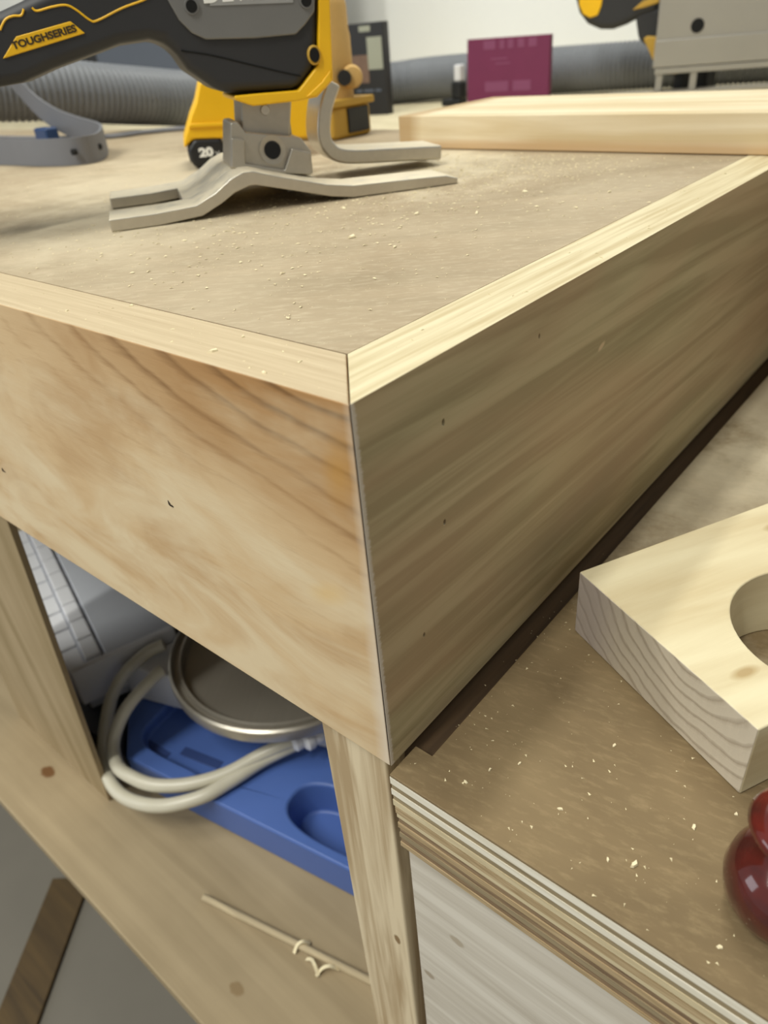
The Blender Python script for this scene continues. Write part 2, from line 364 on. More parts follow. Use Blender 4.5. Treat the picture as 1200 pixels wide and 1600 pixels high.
def mk_block():
    t = NT('block_pine')
    wob = t.noise(t.pos((0, 0, 0), (0, 0, 0), (1, .08, 1), True), 55, 3, .5)
    q = t.pos((.049, 0, .031), (0, -.12, 0), (.74, .02, 1.1), True); ln = t.t.nodes.new('ShaderNodeVectorMath'); ln.operation = 'LENGTH'; t.l(q, ln.inputs[0])
    rg = t.math('FRACT', t.math('MULTIPLY', t.math('ADD', ln.outputs['Value'], t.math('MULTIPLY', wob, .006)), 200))
    ring = t.ramp(rg, ((.0, .45), (.2, .85), (.7, 1.0), (.93, .2), (1.0, .4)))
    fib = t.noise(t.pos((0, 0, 0), (0, 0, 0), (1, .04, 1), True), 900, 4, .6)
    nrm = t.t.nodes.new('ShaderNodeTexCoord').outputs['Normal']; sp = t.t.nodes.new('ShaderNodeSeparateXYZ'); t.l(nrm, sp.inputs[0])
    end = t.ramp(t.math('ABSOLUTE', sp.outputs[1]), ((.6, 0.0), (.9, 1.0)))
    topc = t.mix(t.ramp(t.math('ADD', t.math('MULTIPLY', t.ramp(t.noise(t.pos((0, 0, 0), (0, 0, .12), (1, .1, 1), True), 75, 3, .5, .5), ((.35, 0.0), (.65, 1.0))), .7), t.math('MULTIPLY', fib, .3)), ((.1, 0.0), (.9, 1.0))), hexc('c8b791'), hexc('ddd2b0'))
    endc = t.mix(ring, hexc('a59783'), hexc('cabfab'))
    fuzz = t.noise(t.pos((0, 0, 0), (0, 0, 0), (1, 1, .25), True), 700, 3, .6)
    endc = t.mix(t.math('MULTIPLY', t.ramp(fuzz, ((.45, 0.0), (.75, 1.0))), .3), endc, hexc('d2c6b2'))
    # purple-grey left part of the sawn end: side board's shade put into colour
    gx = t.t.nodes.new('ShaderNodeSeparateXYZ'); t.l(t.pos(obj=True), gx.inputs[0])
    sc = t.ramp(t.math('ADD', gx.outputs[0], t.math('MULTIPLY', fuzz, .004)), ((.012, 1.0), (.026, 0.0)))
    endc = t.mix(t.math('MULTIPLY', sc, .85), endc, hexc('aa9e96'))
    col = t.mix(end, topc, endc)
    for kp in ((.0705, .058, .026), (.012, .073, .026), (.058, .012, .026)):
        q = t.pos(kp, (0, 0, 0), (420, 180, 90), True); ln = t.t.nodes.new('ShaderNodeVectorMath'); ln.operation = 'LENGTH'; t.l(q, ln.inputs[0])
        col = t.mix(t.math('MULTIPLY', t.ramp(ln.outputs['Value'], ((.4, .75), (1.2, 0.0))), 1), col, hexc('a5895a'))
    h = t.math('ADD', t.math('MULTIPLY', t.math('MULTIPLY', ring, end), .8), t.math('MULTIPLY', fib, .25))
    t.bump(h, .35, .0007)
    return t.out(col, .68, 0, .25)
M['block'] = mk_block()
M['black_rubber'] = plain('black_rubber', '2b2b2d', .52, var=.2, sc=40)
M['black'] = plain('black_plastic', '17181b', .45)
M['void'] = plain('dark_recess', '0b0b0b', .9)
M['yellow'] = plain('yellow_plastic', 'f3bd12', .42, var=.08)
M['yellow_dull'] = plain('dusty_yellow_plastic', 'bd9638', .6, var=.12)
M['tan'] = plain('dusty_tan_plastic', 'c39f60', .7, var=.1)
M['plate_grey'] = plain('grey_plate', '7e7d7b', .42, .35, var=.06)
M['logo_band'] = plain('logo_band', '9c9c9b', .4)
M['white_ink'] = plain('white_ink', 'f2f2ee', .5, var=.02)
M['black_ink'] = plain('black_ink', '3a2c10', .6, var=.02)
def mk_metal(name, base, rough, dusty, metal=.85):
    t = NT(name)
    k = t.noise(t.pos((0, 0, 0), (0, 0, .99), (.1, 1, 1)), 400, 4)
    col = t.mix(k, tuple(c * .85 for c in hexc(base)), hexc(base))
    nrm = t.t.nodes.new('ShaderNodeNewGeometry').outputs['Normal']; sp = t.t.nodes.new('ShaderNodeSeparateXYZ'); t.l(nrm, sp.inputs[0])
    dn = t.noise(t.pos(), 130, 4, .6)
    dm = t.math('MULTIPLY', t.ramp(t.math('ADD', sp.outputs[2], t.math('MULTIPLY', t.math('SUBTRACT', dn, .5), .9)), ((.6, 0.0), (1.0, 1.0))), dusty)
    col = t.mix(dm, col, hexc('e4d8bd'))
    rg = t.math('ADD', t.math('MULTIPLY', dm, .4), rough)
    mt = t.math('SUBTRACT', metal, t.math('MULTIPLY', dm, .6)); 
    m = t.out(col, rg); t.l(mt, t.b.inputs['Metallic']); t.bump(k, .08, .0003)
    return m
M['shoe'] = mk_metal('cast_aluminium', 'c8c2b6', .34, .8)
M['steel'] = mk_metal('dull_steel', 'b5afa4', .38, .25)
M['alum'] = plain('brushed_aluminium', 'aaa69e', .45, .6, var=.06, sc=20)
M['tin'] = mk_metal('bright_tin', 'bcb5a8', .3, .0, .62)
M['hose'] = plain('grey_hose_plastic', '72757a', .5, var=.08)
M['strap'] = plain('grey_strap', '6d6e73', .55, var=.06)
M['clip_blue'] = plain('navy_clip', '26406a', .4)
M['case_blue'] = plain('slate_housing', '525966', .5, var=.06)
M['magenta'] = plain('magenta_card', '6e2249', .6, var=.06)
M['magenta_print'] = plain('magenta_faint_print', '7f3f62', .6, var=.05)
M['black_card'] = plain('black_carton', '201f20', .5)
M['carton_photo'] = plain('carton_photo', '6f5748', .5, var=.6, sc=45)
M['carton_grey'] = plain('carton_grey_green', '9a9c8c', .5, var=.08)
M['table_back'] = mk_panel('pale_table', 'c2b594', 'd3c7a6', 'e2d8bc', .3, None, .35)
M['wall'] = plain('white_wall_paint', 'f8f9f6', .85, var=.01)
M['floor'] = plain('grey_concrete', '6f6a60', .8, var=.1, sc=14)
M['floor_shadow'] = wood('floor_shadow_brown', '41331f', '574529', 'X')
M['bin'] = plain('blue_plastic', '4f6cb0', .42, var=.05)
M['bin_dark'] = plain('blue_plastic_slot', '33477d', .5, var=.05)
M['white_plastic'] = plain('white_plastic', 'bfc2c9', .5, var=.04)
M['foam'] = plain('white_foam', 'dcdcdf', .6, var=.03)
M['navy_black'] = plain('navy_black_plastic', '26272f', .5)
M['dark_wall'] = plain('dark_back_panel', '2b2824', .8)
def mk_tubing():
    t = NT('milky_tubing'); m = t.out(t.mix(t.noise(t.pos(), 40, 3), hexc('c2bca8'), hexc('d2ccba')), .35)
    t.b.inputs['Subsurface Weight'].default_value = .3; t.b.inputs['Subsurface Radius'].default_value = (.006, .006, .005); return m
M['tubing'] = mk_tubing()
def mk_red():
    t = NT('glossy_red_lacquer'); p = t.noise(t.pos((0, 0, 0), (0, 0, 0), (1, 1, .4)), 80, 3)
    m = t.out(t.mix(t.ramp(p, ((.4, 0.0), (.65, 1.0))), hexc('3c1615'), hexc('5f1c17')), .12, 0, .5, .6); t.b.inputs['Coat Roughness'].default_value = .05; return m
M['red'] = mk_red()

# ================================================================== SETTING
H, WA, WB = .1163, .0213, .0199
ZS, ZF, ZB = -.373, -.60, -.02
def struct(name, bm, m, label=None, parent=None, **k):
    o = obj(name, bm, m, parent, **k); o['kind'] = 'structure'
    if label: o['label'] = label
    return o
struct('floor', box(BM(), -3, 2.2, -1.6, 1.2, ZF - .05, ZF), M['floor'], 'grey concrete floor below the workbench')
struct('wall_back', box(BM(), -3, 2.2, 1.08, 1.14, ZF, 1.9), M['wall'], 'bright white wall behind the benches')

# ================================================================== WORKBENCH
wb = root('workbench', 'wooden workbench with mitred pine edge boards around a dusty plywood top', 'workbench', (0, 0, ZF))
XL, YB = -1.16, .412
obj('plywood_top', box(BM(), XL, -WB - .0004, WA + .0005, YB, -.012, -.0002), M['panel'], wb, label='grey-brown plywood panel strewn with sawdust')
g = .00009
fa = BM(); prism_z(fa, [(-g * 2, 0), (XL, 0), (XL, WA), (-WB - g * 2, WA)], -H, 0)
front = obj('front_apron', fa, M['front'], wb, bevel=.0005, seg=3, label='tan board with brown cathedral grain and sanded white edge')
sa = BM(); prism_z(sa, [(0, g * 2), (-WB, WA + g * 2), (-WB, YB), (0, YB)], -H, 0)
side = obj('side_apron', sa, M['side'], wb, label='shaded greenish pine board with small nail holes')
cut = []
for (u, v, rr) in ((843, 525, .0008), (693, 660, .0011), (695, 816, .0010), (663, 992, .0009)):
    q = onx(u, v, 0) - Vector((0, 0, 0)); c = BM()
    lathe(c, [(0, -.003), (rr * .8, -.003), (rr, .004), (0, .004)], Matrix.Translation(q - ROOT['workbench']) @ Matrix.Rotation(math.pi / 2, 4, 'Y') @ Matrix.Scale(.6, 4, Vector((0, 1, 0))), 10); cut.append((c, q, rr))
ROOT_side = ROOT[side.name]
for c, q, rr in cut:
    # the cutter works in the board's local space; its parent Empty carries the same offset
    me = bpy.data.meshes.new('cut'); bmesh.ops.recalc_face_normals(c, faces=c.faces); c.to_mesh(me); c.free()
    co = bpy.data.objects.new('cut', me); COL.objects.link(co); co.location = ROOT_side
    bpy.context.view_layer.update()
    m = side.modifiers.new('b', 'BOOLEAN'); m.operation = 'DIFFERENCE'; m.object = co; m.solver = 'EXACT'
    bpy.context.view_layer.update()
    new = bpy.data.meshes.new_from_object(side.evaluated_get(bpy.context.evaluated_depsgraph_get())); side.modifiers.clear(); side.data = new
    bpy.data.objects.remove(co)
    pit = BM(); lathe(pit, [(0, -.0025), (rr * .95, -.0025), (rr * .95, -.0012), (0, -.0008)], Matrix.Translation(q) @ Matrix.Rotation(math.pi / 2, 4, 'Y') @ Matrix.Scale(.6, 4, Vector((0, 1, 0))), 10)
    obj('nail_hole', pit, M['pit'], wb)
m = side.modifiers.new('bevel', 'BEVEL'); m.width = .0006; m.segments = 2; m.limit_method = 'ANGLE'; m.angle_limit = math.radians(40)
for p in side.data.polygons: p.use_smooth = True
m.harden_normals = True
for (u, v, a) in ((267, 788, .7), (6, 735, -.6)):
    q = ony(u, v, 0); b = BM(); tube(b, catmull([q + Vector((-.0012, .0002, .001)), q + Vector((0, -.0004, 0)), q + Vector((.0012, .0002, -.0006))], 4), .00025, 6); obj('nail_hole', b, M['pit'], wb)
LX0, LX1 = -.0318, -.0043
obj('leg', box(BM(), LX0, LX1, .0025, .045, ZS, -H), M['leg'], wb, bevel=.001, label='pale striped pine leg under the corner')
obj('leg', box(BM(), LX0, LX1, .35, .39, ZS, -H), M['leg'], wb, bevel=.001)
obj('shelf', box(BM(), -.95, -.003, -.047, .40, ZS - .012, ZS), M['shelf'], wb, bevel=.0015, label='dusty plywood shelf near the floor')
for (x0, y0) in ((-.04, .0), (-.04, .35), (-.93, 0), (-.93, .35)):
    obj('foot', box(BM(), x0, x0 + .035, y0, y0 + .04, ZF, ZS - .012), M['leg'], wb)
bt, bb = ony(10, 812, .001), ony(165, 1240, .001)
b = BM(); loft(b, [Vector((bt.x, .001, -H)), Vector((bt.x - .13, .001, -H)), Vector((bb.x - .13, .001, ZS)), Vector((bb.x, .001, ZS))],
                  [Vector((bt.x, .0045, -H)), Vector((bt.x - .13, .0045, -H)), Vector((bb.x - .13, .0045, ZS)), Vector((bb.x, .0045, ZS))])
obj('brace_board', b, M['brace'], wb, bevel=.0005, label='slanting pine board between shelf and apron')
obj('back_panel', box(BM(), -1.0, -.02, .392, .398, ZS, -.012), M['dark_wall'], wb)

# ================================================================== LOWER CABINET
lc = root('cabinet', 'low cabinet with brown plywood top and bare layered plywood edge', 'cabinet', (.3, .2, ZF))
CX0, CX1, CY0, CY1 = .0012, .62, -.0022, .50
def sheet(r, z0, z1):      # sheet with its corner lip reaching the bench; a groove stays open along the bench side
    a, b, c, e = CX0 + r, CX1 - r, CY0 + r, CY1 - r
    return prism_z(BM(), [(a, c), (b, c), (b, e), (.0074, e), (.0074, .0104), (a, .0104)], z0, z1)
obj('plywood_top', sheet(0, -H - .0013, -H - .0001), M['lower_ply'], lc, bevel=.0003, label='brown veneer surface sprinkled with wood chips')
z = -H - .0013
layers = [(.0030, 'ply_white', 0), (.0024, 'ply_grey', .0002), (.0026, 'ply_white', .0), (.0026, 'ply_grey', .0003), (.0026, 'ply_pale', .0001),
          (.0010, 'ply_brown', .0035),
          (.0030, 'ply_tan', .0004), (.0022, 'ply_pale', .0006), (.0028, 'ply_brown', .0009), (.0024, 'ply_tan', .0006), (.0028, 'ply_brown', .0010), (.0022, 'ply_grey', .0007), (.0028, 'ply_brown', .0010), (.0020, 'ply_tan', .0007)]
for th, mm, rec in layers:
    obj('ply_layer', sheet(rec, z - th, z), M[mm], lc); z -= th
ZL = z
obj('front_panel', box(BM(), CX0 + .0015, CX1 - .01, .0012, .018, ZF + .03, ZL), M['panel_pine'], lc, label='greyish white pine panel below the layered edge')
obj('groove_strip', box(BM(), -.0038, .0073, .0106, CY1 - .01, -H - .030, -H - .0022), M['groove'], lc, label='dark brown strip sunk along the bench side')
obj('side_panel', box(BM(), CX0 + .0065, CX0 + .018, .018, CY1 - .01, ZF + .03, ZL), M['panel_pine'], lc)
obj('side_panel', box(BM(), CX1 - .03, CX1 - .012, .018, CY1 - .01, ZF + .03, ZL), M['panel_pine'], lc)
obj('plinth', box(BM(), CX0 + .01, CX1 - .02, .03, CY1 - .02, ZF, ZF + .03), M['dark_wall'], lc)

# ================================================================== BACK TABLE
bt_ = root('table', 'pale dusty table pushed against the white wall behind the workbench', 'table', (-.6, .75, ZF))
obj('tabletop', box(BM(), -2.2, .62, YB + .006, 1.075, ZB - .03, ZB), M['table_back'], bt_, bevel=.001)
for x in (-2.1, .5):
    for y in (.52, 1.0): obj('leg', box(BM(), x, x + .06, y, y + .06, ZF, ZB - .03), M['leg'], bt_)

# ================================================================== BLOCK WITH ROUND HOLE
P1 = Vector((.0163, .0823, -H)); ex = Vector((.0659, -.0333, 0)).normalized(); ey = Vector((.0333, .0659, 0)).normalized()
bw, bl, bh = .0740, .150, .0261
bm_ = BM(); box(bm_, 0, bw, 0, bl, 0, bh)
blk = bpy.data.objects.new('wood_block', bpy.data.meshes.new('wood_block')); COL.objects.link(blk)
hc = Vector((.0884, .0987, 0)) - P1; hx, hy = hc.dot(ex), hc.dot(ey)
bmesh.ops.recalc_face_normals(bm_, faces=bm_.faces); bm_.to_mesh(blk.data); bm_.free(); blk.data.materials.append(M['block'])
cb = BM(); lathe(cb, [(0, -.01), (.0277, -.01), (.0277, .05), (0, .05)], Matrix.Translation((hx, hy, 0)), 64); me = bpy.data.meshes.new('cut'); bmesh.ops.recalc_face_normals(cb, faces=cb.faces); cb.to_mesh(me); cb.free()
co = bpy.data.objects.new('cut', me); COL.objects.link(co)
mo = blk.modifiers.new('b', 'BOOLEAN'); mo.operation = 'DIFFERENCE'; mo.object = co; mo.solver = 'EXACT'; bpy.context.view_layer.update()
new = bpy.data.meshes.new_from_object(blk.evaluated_get(bpy.context.evaluated_depsgraph_get())); blk.modifiers.clear(); blk.data = new; bpy.data.objects.remove(co)
mo = blk.modifiers.new('bevel', 'BEVEL'); mo.width = .0006; mo.segments = 2; mo.limit_method = 'ANGLE'; mo.angle_limit = math.radians(50); mo.harden_normals = True
for p in blk.data.polygons: p.use_smooth = True
blk.location = P1; blk.rotation_euler = (0, 0, math.atan2(ex.y, ex.x))
blk['label'] = 'thick pale pine block with a large round hole and ringed end grain'; blk['category'] = 'block'

# ================================================================== RED KNOB
kx, ky = .0992, .0232
kn = root('turned_knob', 'glossy dark red turned knob beside the holed pine block', 'knob', (kx, ky, -H))
prof = [(0, 0), (.008, 0), (.0108, .0015), (.0130, .006), (.0136, .0105), (.0128, .0150), (.0100, .0190), (.0064, .0208)]
obj('bulb', lathe(BM(), prof, Matrix.Translation((kx, ky, -H)), 48), M['red'], kn, smooth=True, angle=80)
obj('collar', lathe(BM(), [(.0064, .0206), (.0060, .0240), (.0075, .0262), (.0108, .0282), (.0118, .0302), (.0108, .0322), (.0070, .0334), (0, .0337)], Matrix.Translation((kx, ky, -H)), 48), M['red'], kn, smooth=True, angle=80)

# ================================================================== BOARD ON THE BENCH
obj('pine_board', box(BM(), -.245, .11, .3175, .43, .0001, .0190, Matrix.Rotation(-.012, 4, 'Z')), M['board'], bevel=.0008,
    label='long pale pine board lying across the far end of the workbench', cat='board')

# ================================================================== JIGSAW
JO = Vector((-.2148, .0816, 0)); JU = Vector((.545, .839, 0)).normalized(); JN = Vector((-.839, .545, 0)).normalized()
def J(u, z, n): return JO + JU * u + JN * n + Vector((0, 0, z))
def jpx(u, v, n):
    q = onp(u, v, JO + JN * n, JN); return ((q - JO).dot(JU), q.z)
def jpr(bm, pts, n0, n1): return loft(bm, [J(p[0], p[1], n0) for p in pts], [J(p[0], p[1], n1) for p in pts])
js = root('jigsaw', 'yellow and black cordless jigsaw standing on its aluminium shoe on the workbench', 'jigsaw', tuple(J(.08, 0, .043)))
bot = [(0, .0), (.021, .0), (.0405, .0014), (.050, .0055), (.0567, .0092), (.0635, .0112), (.0665, .0112), (.081, .0074), (.1008, .0020), (.112, .0002), (.1431, .0), (.1640, .0)]
top = [(.0005, .0052), (.020, .0052), (.0385, .0062), (.048, .0102), (.0560, .0152), (.0620, .0172), (.0665, .0170), (.0781, .0134), (.0993, .0076), (.112, .0056), (.1434, .0048), (.1590, .0042), (.1650, .0024)]
sh = BM()
def clip_prof(u0, u1):
    def ip(P, u):
        for (a, b) in zip(P, P[1:]):
            if a[0] <= u <= b[0]: t = (u - a[0]) / (b[0] - a[0]); return a[1] + (b[1] - a[1]) * t
        return P[0][1] if u < P[0][0] else P[-1][1]
    bs = [(u0, ip(bot, u0))] + [p for p in bot if u0 < p[0] < u1] + [(u1, ip(bot, u1))]
    ts = [(u0, ip(top, u0))] + [p for p in top if u0 < p[0] < u1] + [(u1, ip(top, u1))]
    return bs + ts[::-1]
jpr(sh, clip_prof(.0, .165), .0, .0235)                    # near rail and prong
jpr(sh, clip_prof(.034, .100), .0236, .0620)                # plate
jpr(sh, clip_prof(-.0, .100), .0621, .086)                 # far tongue
obj('shoe', sh, M['shoe'], js, bevel=.0020, seg=3, label='dusty cast aluminium foot plate')
# far prong: a strap that curls up to the gear housing
pth = catmull([J(*jpx(512, 128, .075), .075), J(*jpx(500, 165, .075), .075), J(*jpx(497, 205, .075), .075), J(*jpx(506, 228, .075), .075), J(*jpx(530, 240, .075), .075), J(*jpx(600, 238, .075), .075), J(*jpx(676, 234, .075), .075)], 6)
ar = BM(); wN, tT = .015, .0036
rings = []
for i, p in enumerate(pth):
    a, b_ = pth[max(i - 1, 0)], pth[min(i + 1, len(pth) - 1)]; t = (b_ - a).normalized(); nr = t.cross(JN).normalized()
    rings.append([ar.verts.new(p + JN * sx * wN + nr * sy * tT) for sx, sy in ((-1, -1), (1, -1), (1, 1), (-1, 1))])
for A, B in zip(rings, rings[1:]):
    for k in range(4): ar.faces.new((A[k], A[(k + 1) % 4], B[(k + 1) % 4], B[k]))
ar.faces.new(rings[0]); ar.faces.new(rings[-1][::-1])
obj('guard_strap', ar, M['shoe'], js, bevel=.0012, seg=2, label='bent metal strap curving down into the far prong')
# bracket on the shoe, blade clamp above it
N1 = .022
br = BM(); jpr(br, [jpx(u, v, N1) for u, v in ((360, 262), (360, 192), (372, 190), (384, 207), (470, 215), (486, 236), (490, 272), (440, 274), (375, 270))], N1, N1 + .03)
bro = obj('shoe_bracket', br, M['steel'], js, bevel=.0008, seg=2)
b2 = BM(); jpr(b2, [jpx(u, v, N1 - .003) for u, v in ((362, 262), (362, 216), (382, 218), (384, 256), (445, 266), (456, 232), (484, 238), (487, 273), (400, 270))], N1 - .003, N1)
obj('bracket_rib', b2, M['steel'], js, bevel=.0006, seg=2)
pu = jpx(425, 234, N1); hb = BM(); 
Mp = frame(J(pu[0], pu[1], N1 - .0005), JU, (0, 0, 1))
lathe(hb, [(0, -.0012), (.0040, -.0012), (.0040, .0008), (.0062, .0010), (.0062, -.001), (0, -.001)], Mp, 24)
obj('pivot_boss', hb, M['steel'], js, smooth=True)
hb = BM(); lathe(hb, [(0, .0016), (.0037, .0016), (.0037, .0002), (0, .0002)], Mp, 24); obj('pivot_hole', hb, M['void'], js)
cl = BM(); jpr(cl, [jpx(u, v, .03) for u, v in ((376, 150), (456, 150), (453, 215), (378, 210))], .030, .056); obj('blade_clamp', cl, M['steel'], js, bevel=.001, seg=2)
pu = jpx(414, 172, .03); sb = BM(); lathe(sb, [(0, .0012), (.0020, .0012), (.0023, .0), (.0023, -.001), (0, -.001)], frame(J(pu[0], pu[1], .0298), JU, (0, 0, 1)), 18); obj('screw', sb, M['shoe'], js, smooth=True)
bl_ = BM(); jpr(bl_, [(.088, .0), (.094, .0), (.094, .035), (.088, .035)], .0425, .0437)
obj('saw_blade', bl_, M['steel'], js)
# black overmoulded body with handle
NB = .020; NT_ = .066
body_px = [(-60, 150), (0, 136), (35, 130), (85, 107), (150, 83), (187, 69), (233, 62), (257, 66), (277, 87), (293, 110), (320, 128), (345, 146), (466, 140), (496, 100), (500, -30), (470, -120), (250, -120), (150, -50), (60, -12), (0, 16), (-60, 40)]
bd = BM(); jpr(bd, [jpx(u, v, NB) for u, v in body_px], NB, NT_)
obj('body', bd, M['black_rubber'], js, bevel=.0045, seg=4, label='black rubber grip and body shell')
# yellow front shell wrapping the edge
yl = BM(); jpr(yl, [jpx(u, v, NB - .001) for u, v in ((497, -110), (498, 0), (497, 102), (467, 141), (395, 147), (366, 150), (368, 157), (396, 166), (466, 158), (496, 152), (521, 125), (516, 0), (514, -110))], NB - .001, NT_ + .001)
obj('front_shell', yl, M['yellow'], js, bevel=.0014, seg=3, label='yellow housing edge along the nose')
yv = BM(); jpr(yv, [jpx(u, v, NB - .0016) for u, v in ((478, 152), (494, 150), (518, 126), (517, 108), (503, 128), (489, 141))], NB - .0018, NB + .002)
obj('nose_vent', yv, M['yellow'], js, bevel=.0006, seg=2)
gp_px = [(228, -90), (262, 0), (280, 32), (300, 52), (322, 62), (400, 60), (463, 54), (478, 38), (492, 18), (494, -90)]
gp = BM(); jpr(gp, [jpx(u, v, NB - .0015) for u, v in gp_px], NB - .0015, NB + .004)
obj('side_plate', gp, M['plate_grey'], js, bevel=.0008, seg=2, label='grey metal side plate with bolt holes')
lb = BM(); jpr(lb, [jpx(u, v, NB - .0018) for u, v in ((328, -40), (458, -46), (458, 4), (328, 9))], NB - .0019, NB - .001); lbo = obj('logo_band', lb, M['logo_band'], js)
pu = jpx(393, -16, NB - .002); letters('DEWALT', .0105, frame(J(pu[0], pu[1], NB - .0019), JU, (-.0, 0, 1)), M['white_ink'], lbo, depth=.00015, bold=.0003)
for (u, v, rr) in ((299, 10, .0029), (478, 1, .0029)):
    pu = jpx(u, v, NB - .0015); c = J(pu[0], pu[1], NB - .0015)
    h = BM(); lathe(h, [(0, .0006), (rr * .82, .0006), (rr * .82, .0009), (rr, .0009), (rr * 1.08, -.0004), (0, -.0004)], frame(c, JU, (0, 0, 1)), 24); ho = obj('bolt_boss', h, M['plate_grey'], js, smooth=True)
    h = BM(); lathe(h, [(0, .0011), (rr * .78, .0011), (rr * .78, .0002), (0, .0002)], frame(c, JU, (0, 0, 1)), 24); obj('bolt_hole', h, M['void'], ho)
pu = jpx(490, 86, NB - .0005); c = J(pu[0], pu[1], NB - .001)
h = BM(); lathe(h, [(0, .0010), (.0022, .0010), (.0024, .0014), (.0030, .0008), (.0030, -.001), (0, -.001)], frame(c, JU, (0, 0, 1)) @ Matrix.Scale(1.3, 4, Vector((0, 1, 0))), 24); ho = obj('screw_boss', h, M['yellow_dull'], js, smooth=True)
h = BM(); lathe(h, [(0, .0016), (.0021, .0016), (.0021, .0), (0, .0)], frame(c, JU, (0, 0, 1)) @ Matrix.Scale(1.3, 4, Vector((0, 1, 0))), 24); obj('screw_hole', h, M['void'], ho)
bg = BM(); jpr(bg, [jpx(u, v, NB - .0006) for u, v in ((4, 92), (25, 57), (110, 33), (133, 52))], NB - .0007, NB + .003); bgo = obj('badge', bg, M['yellow'], js, bevel=.0004, seg=2, label='yellow badge on the grip')
a = jpx(25, 70, NB); b_ = jpx(113, 45, NB); dirv = JU * (b_[0] - a[0]) + Vector((0, 0, b_[1] - a[1]))
letters('TOUGHSERIES', .0034, frame(J((a[0] + b_[0]) / 2, (a[1] + b_[1]) / 2 - .0002, NB - .0008), dirv, (0, 0, 1)) @ Matrix.Scale(1.22, 4, Vector((1, 0, 0))), M['black_ink'], bgo, depth=.0001, bold=.00014)
for pl in (((0, 47), (8, 31), (20, 25), (33, 24), (37, 14)), ((50, 12), (58, 17), (80, 11), (103, 8), (120, 16), (140, 31), (152, 32), (190, 13), (222, 1), (240, -8))):
    pp = catmull([J(*jpx(u, v, NB), NB - .0001) for u, v in pl], 5); t_ = BM(); tube(t_, pp, .00045, 6); obj('piping', t_, M['yellow'], js, smooth=True)
pp = catmull([J(*jpx(u, v, NB), NB - .0000) for u, v in ((283, 79), (330, 86), (380, 98), (430, 110), (470, 119))], 5); t_ = BM(); tube(t_, pp, .0004, 6); obj('seam', t_, M['void'], js, smooth=True)
bp = BM(); jpr(bp, [(-.115, .030), (-.055, .042), (-.055, .088), (-.115, .084)], .012, .074); obj('battery', bp, M['black'], js, bevel=.004, seg=2)

# ================================================================== YELLOW CORDLESS TOOL BEHIND THE JIGSAW
TP = Vector((-.334, .224, 0)); TX = Vector((.6, .8, 0)); TN = Vector((-.8, .6, 0))
def tpx(u, v): q = onp(u, v, TP, TN); return q
def tpr(bm, px, d0, d1):
    A = [tpx(u, v) for u, v in px]; return loft(bm, [p + TN * d0 for p in A], [p + TN * d1 for p in A])
yt = root('cordless_tool', 'bright yellow cordless tool with a black 20V battery, behind the jigsaw', 'power tool', tuple(TP + TN * .03))
obj('housing', tpr(BM(), [(312, 128), (345, 132), (420, 146), (486, 150), (486, 214), (420, 220), (377, 216), (302, 218), (288, 232), (287, 222), (298, 182), (306, 160)], 0, .055), M['yellow'], yt, bevel=.004, seg=3)
bat = obj('battery', tpr(BM(), [(292, 234), (302, 217), (346, 215), (356, 240), (366, 258), (330, 262), (308, 264), (297, 252)], -.001, .05), M['black'], yt, bevel=.003, seg=3, label='black battery marked 20V')
mid = tpx(322, 238); letters('20', .0068, frame(mid - TN * .0014, TX, (0, 0, 1)) @ Matrix.Scale(1.3, 4, Vector((1, 0, 0))), M['white_ink'], bat, depth=.0002, bold=.0004)
mid = tpx(340, 240); letters('V', .0042, frame(mid - TN * .0014, TX, (0, 0, 1)), M['white_ink'], bat, depth=.0002)
obj('latch', tpr(BM(), [(350, 222), (353, 217), (376, 217), (378, 256), (366, 258)], -.001, .03), M['yellow'], yt, bevel=.001)
rb = BM(); tpr(rb, [(296, 193), (368, 190), (368, 196), (294, 200)], -.0016, .002); obj('rib', rb, M['yellow'], yt, bevel=.0006)

# ================================================================== DUSTY TAN ROUTER
rc = onz(520, 214, 0); rr_ = root('trim_router', 'dusty tan and yellow hand router with a side knob, half hidden by the jigsaw', 'power tool', (rc.x, rc.y, 0))
T0 = Matrix.Translation((rc.x, rc.y, 0))
obj('motor_housing', lathe(BM(), [(0, .026), (.0195, .026), (.0195, .034), (.0205, .040), (.0205, .066), (.0196, .070), (.0196, .084), (.0180, .092), (.0120, .098), (.005, .1005), (0, .101)], T0, 40), M['tan'], rr_, smooth=True, angle=50)
obj('base', box(BM(), rc.x - .03, rc.x + .021, rc.y - .02, rc.y + .024, 0, .022), M['yellow_dull'], rr_, bevel=.003, seg=2)
obj('base_flange', box(BM(), rc.x - .03, rc.x + .024, rc.y - .022, rc.y + .026, .0215, .0265), M['yellow_dull'], rr_, bevel=.001)
obj('dust_port', box(BM(), rc.x + .0125, rc.x + .0225, rc.y - .004, rc.y + .020, .003, .020), M['black'], rr_, bevel=.001)
kd = (CP - Vector((rc.x, rc.y, CP.z))); kd.z = 0; kd.normalize(); ks = Vector((-kd.y, kd.x, 0))
kc = Vector((rc.x, rc.y, .040)) + ks * .019 + kd * .012
obj('knob', lathe(BM(), [(0, -.012), (.0065, -.012), (.0078, -.004), (.0078, .004), (.0065, .007), (0, .008)], frame(kc, ks.cross(Vector((0, 0, 1))), (0, 0, 1)) @ Matrix.Rotation(math.pi / 2, 4, 'Y'), 24), M['tan'], rr_, smooth=True)
obj('knob_screw', lathe(BM(), [(0, 0), (.0052, 0), (.0052, .004), (0, .0042)], frame(kc - ks * .006 + kd * .0065, ks, (0, 0, 1)), 20), M['black'], rr_, smooth=True)

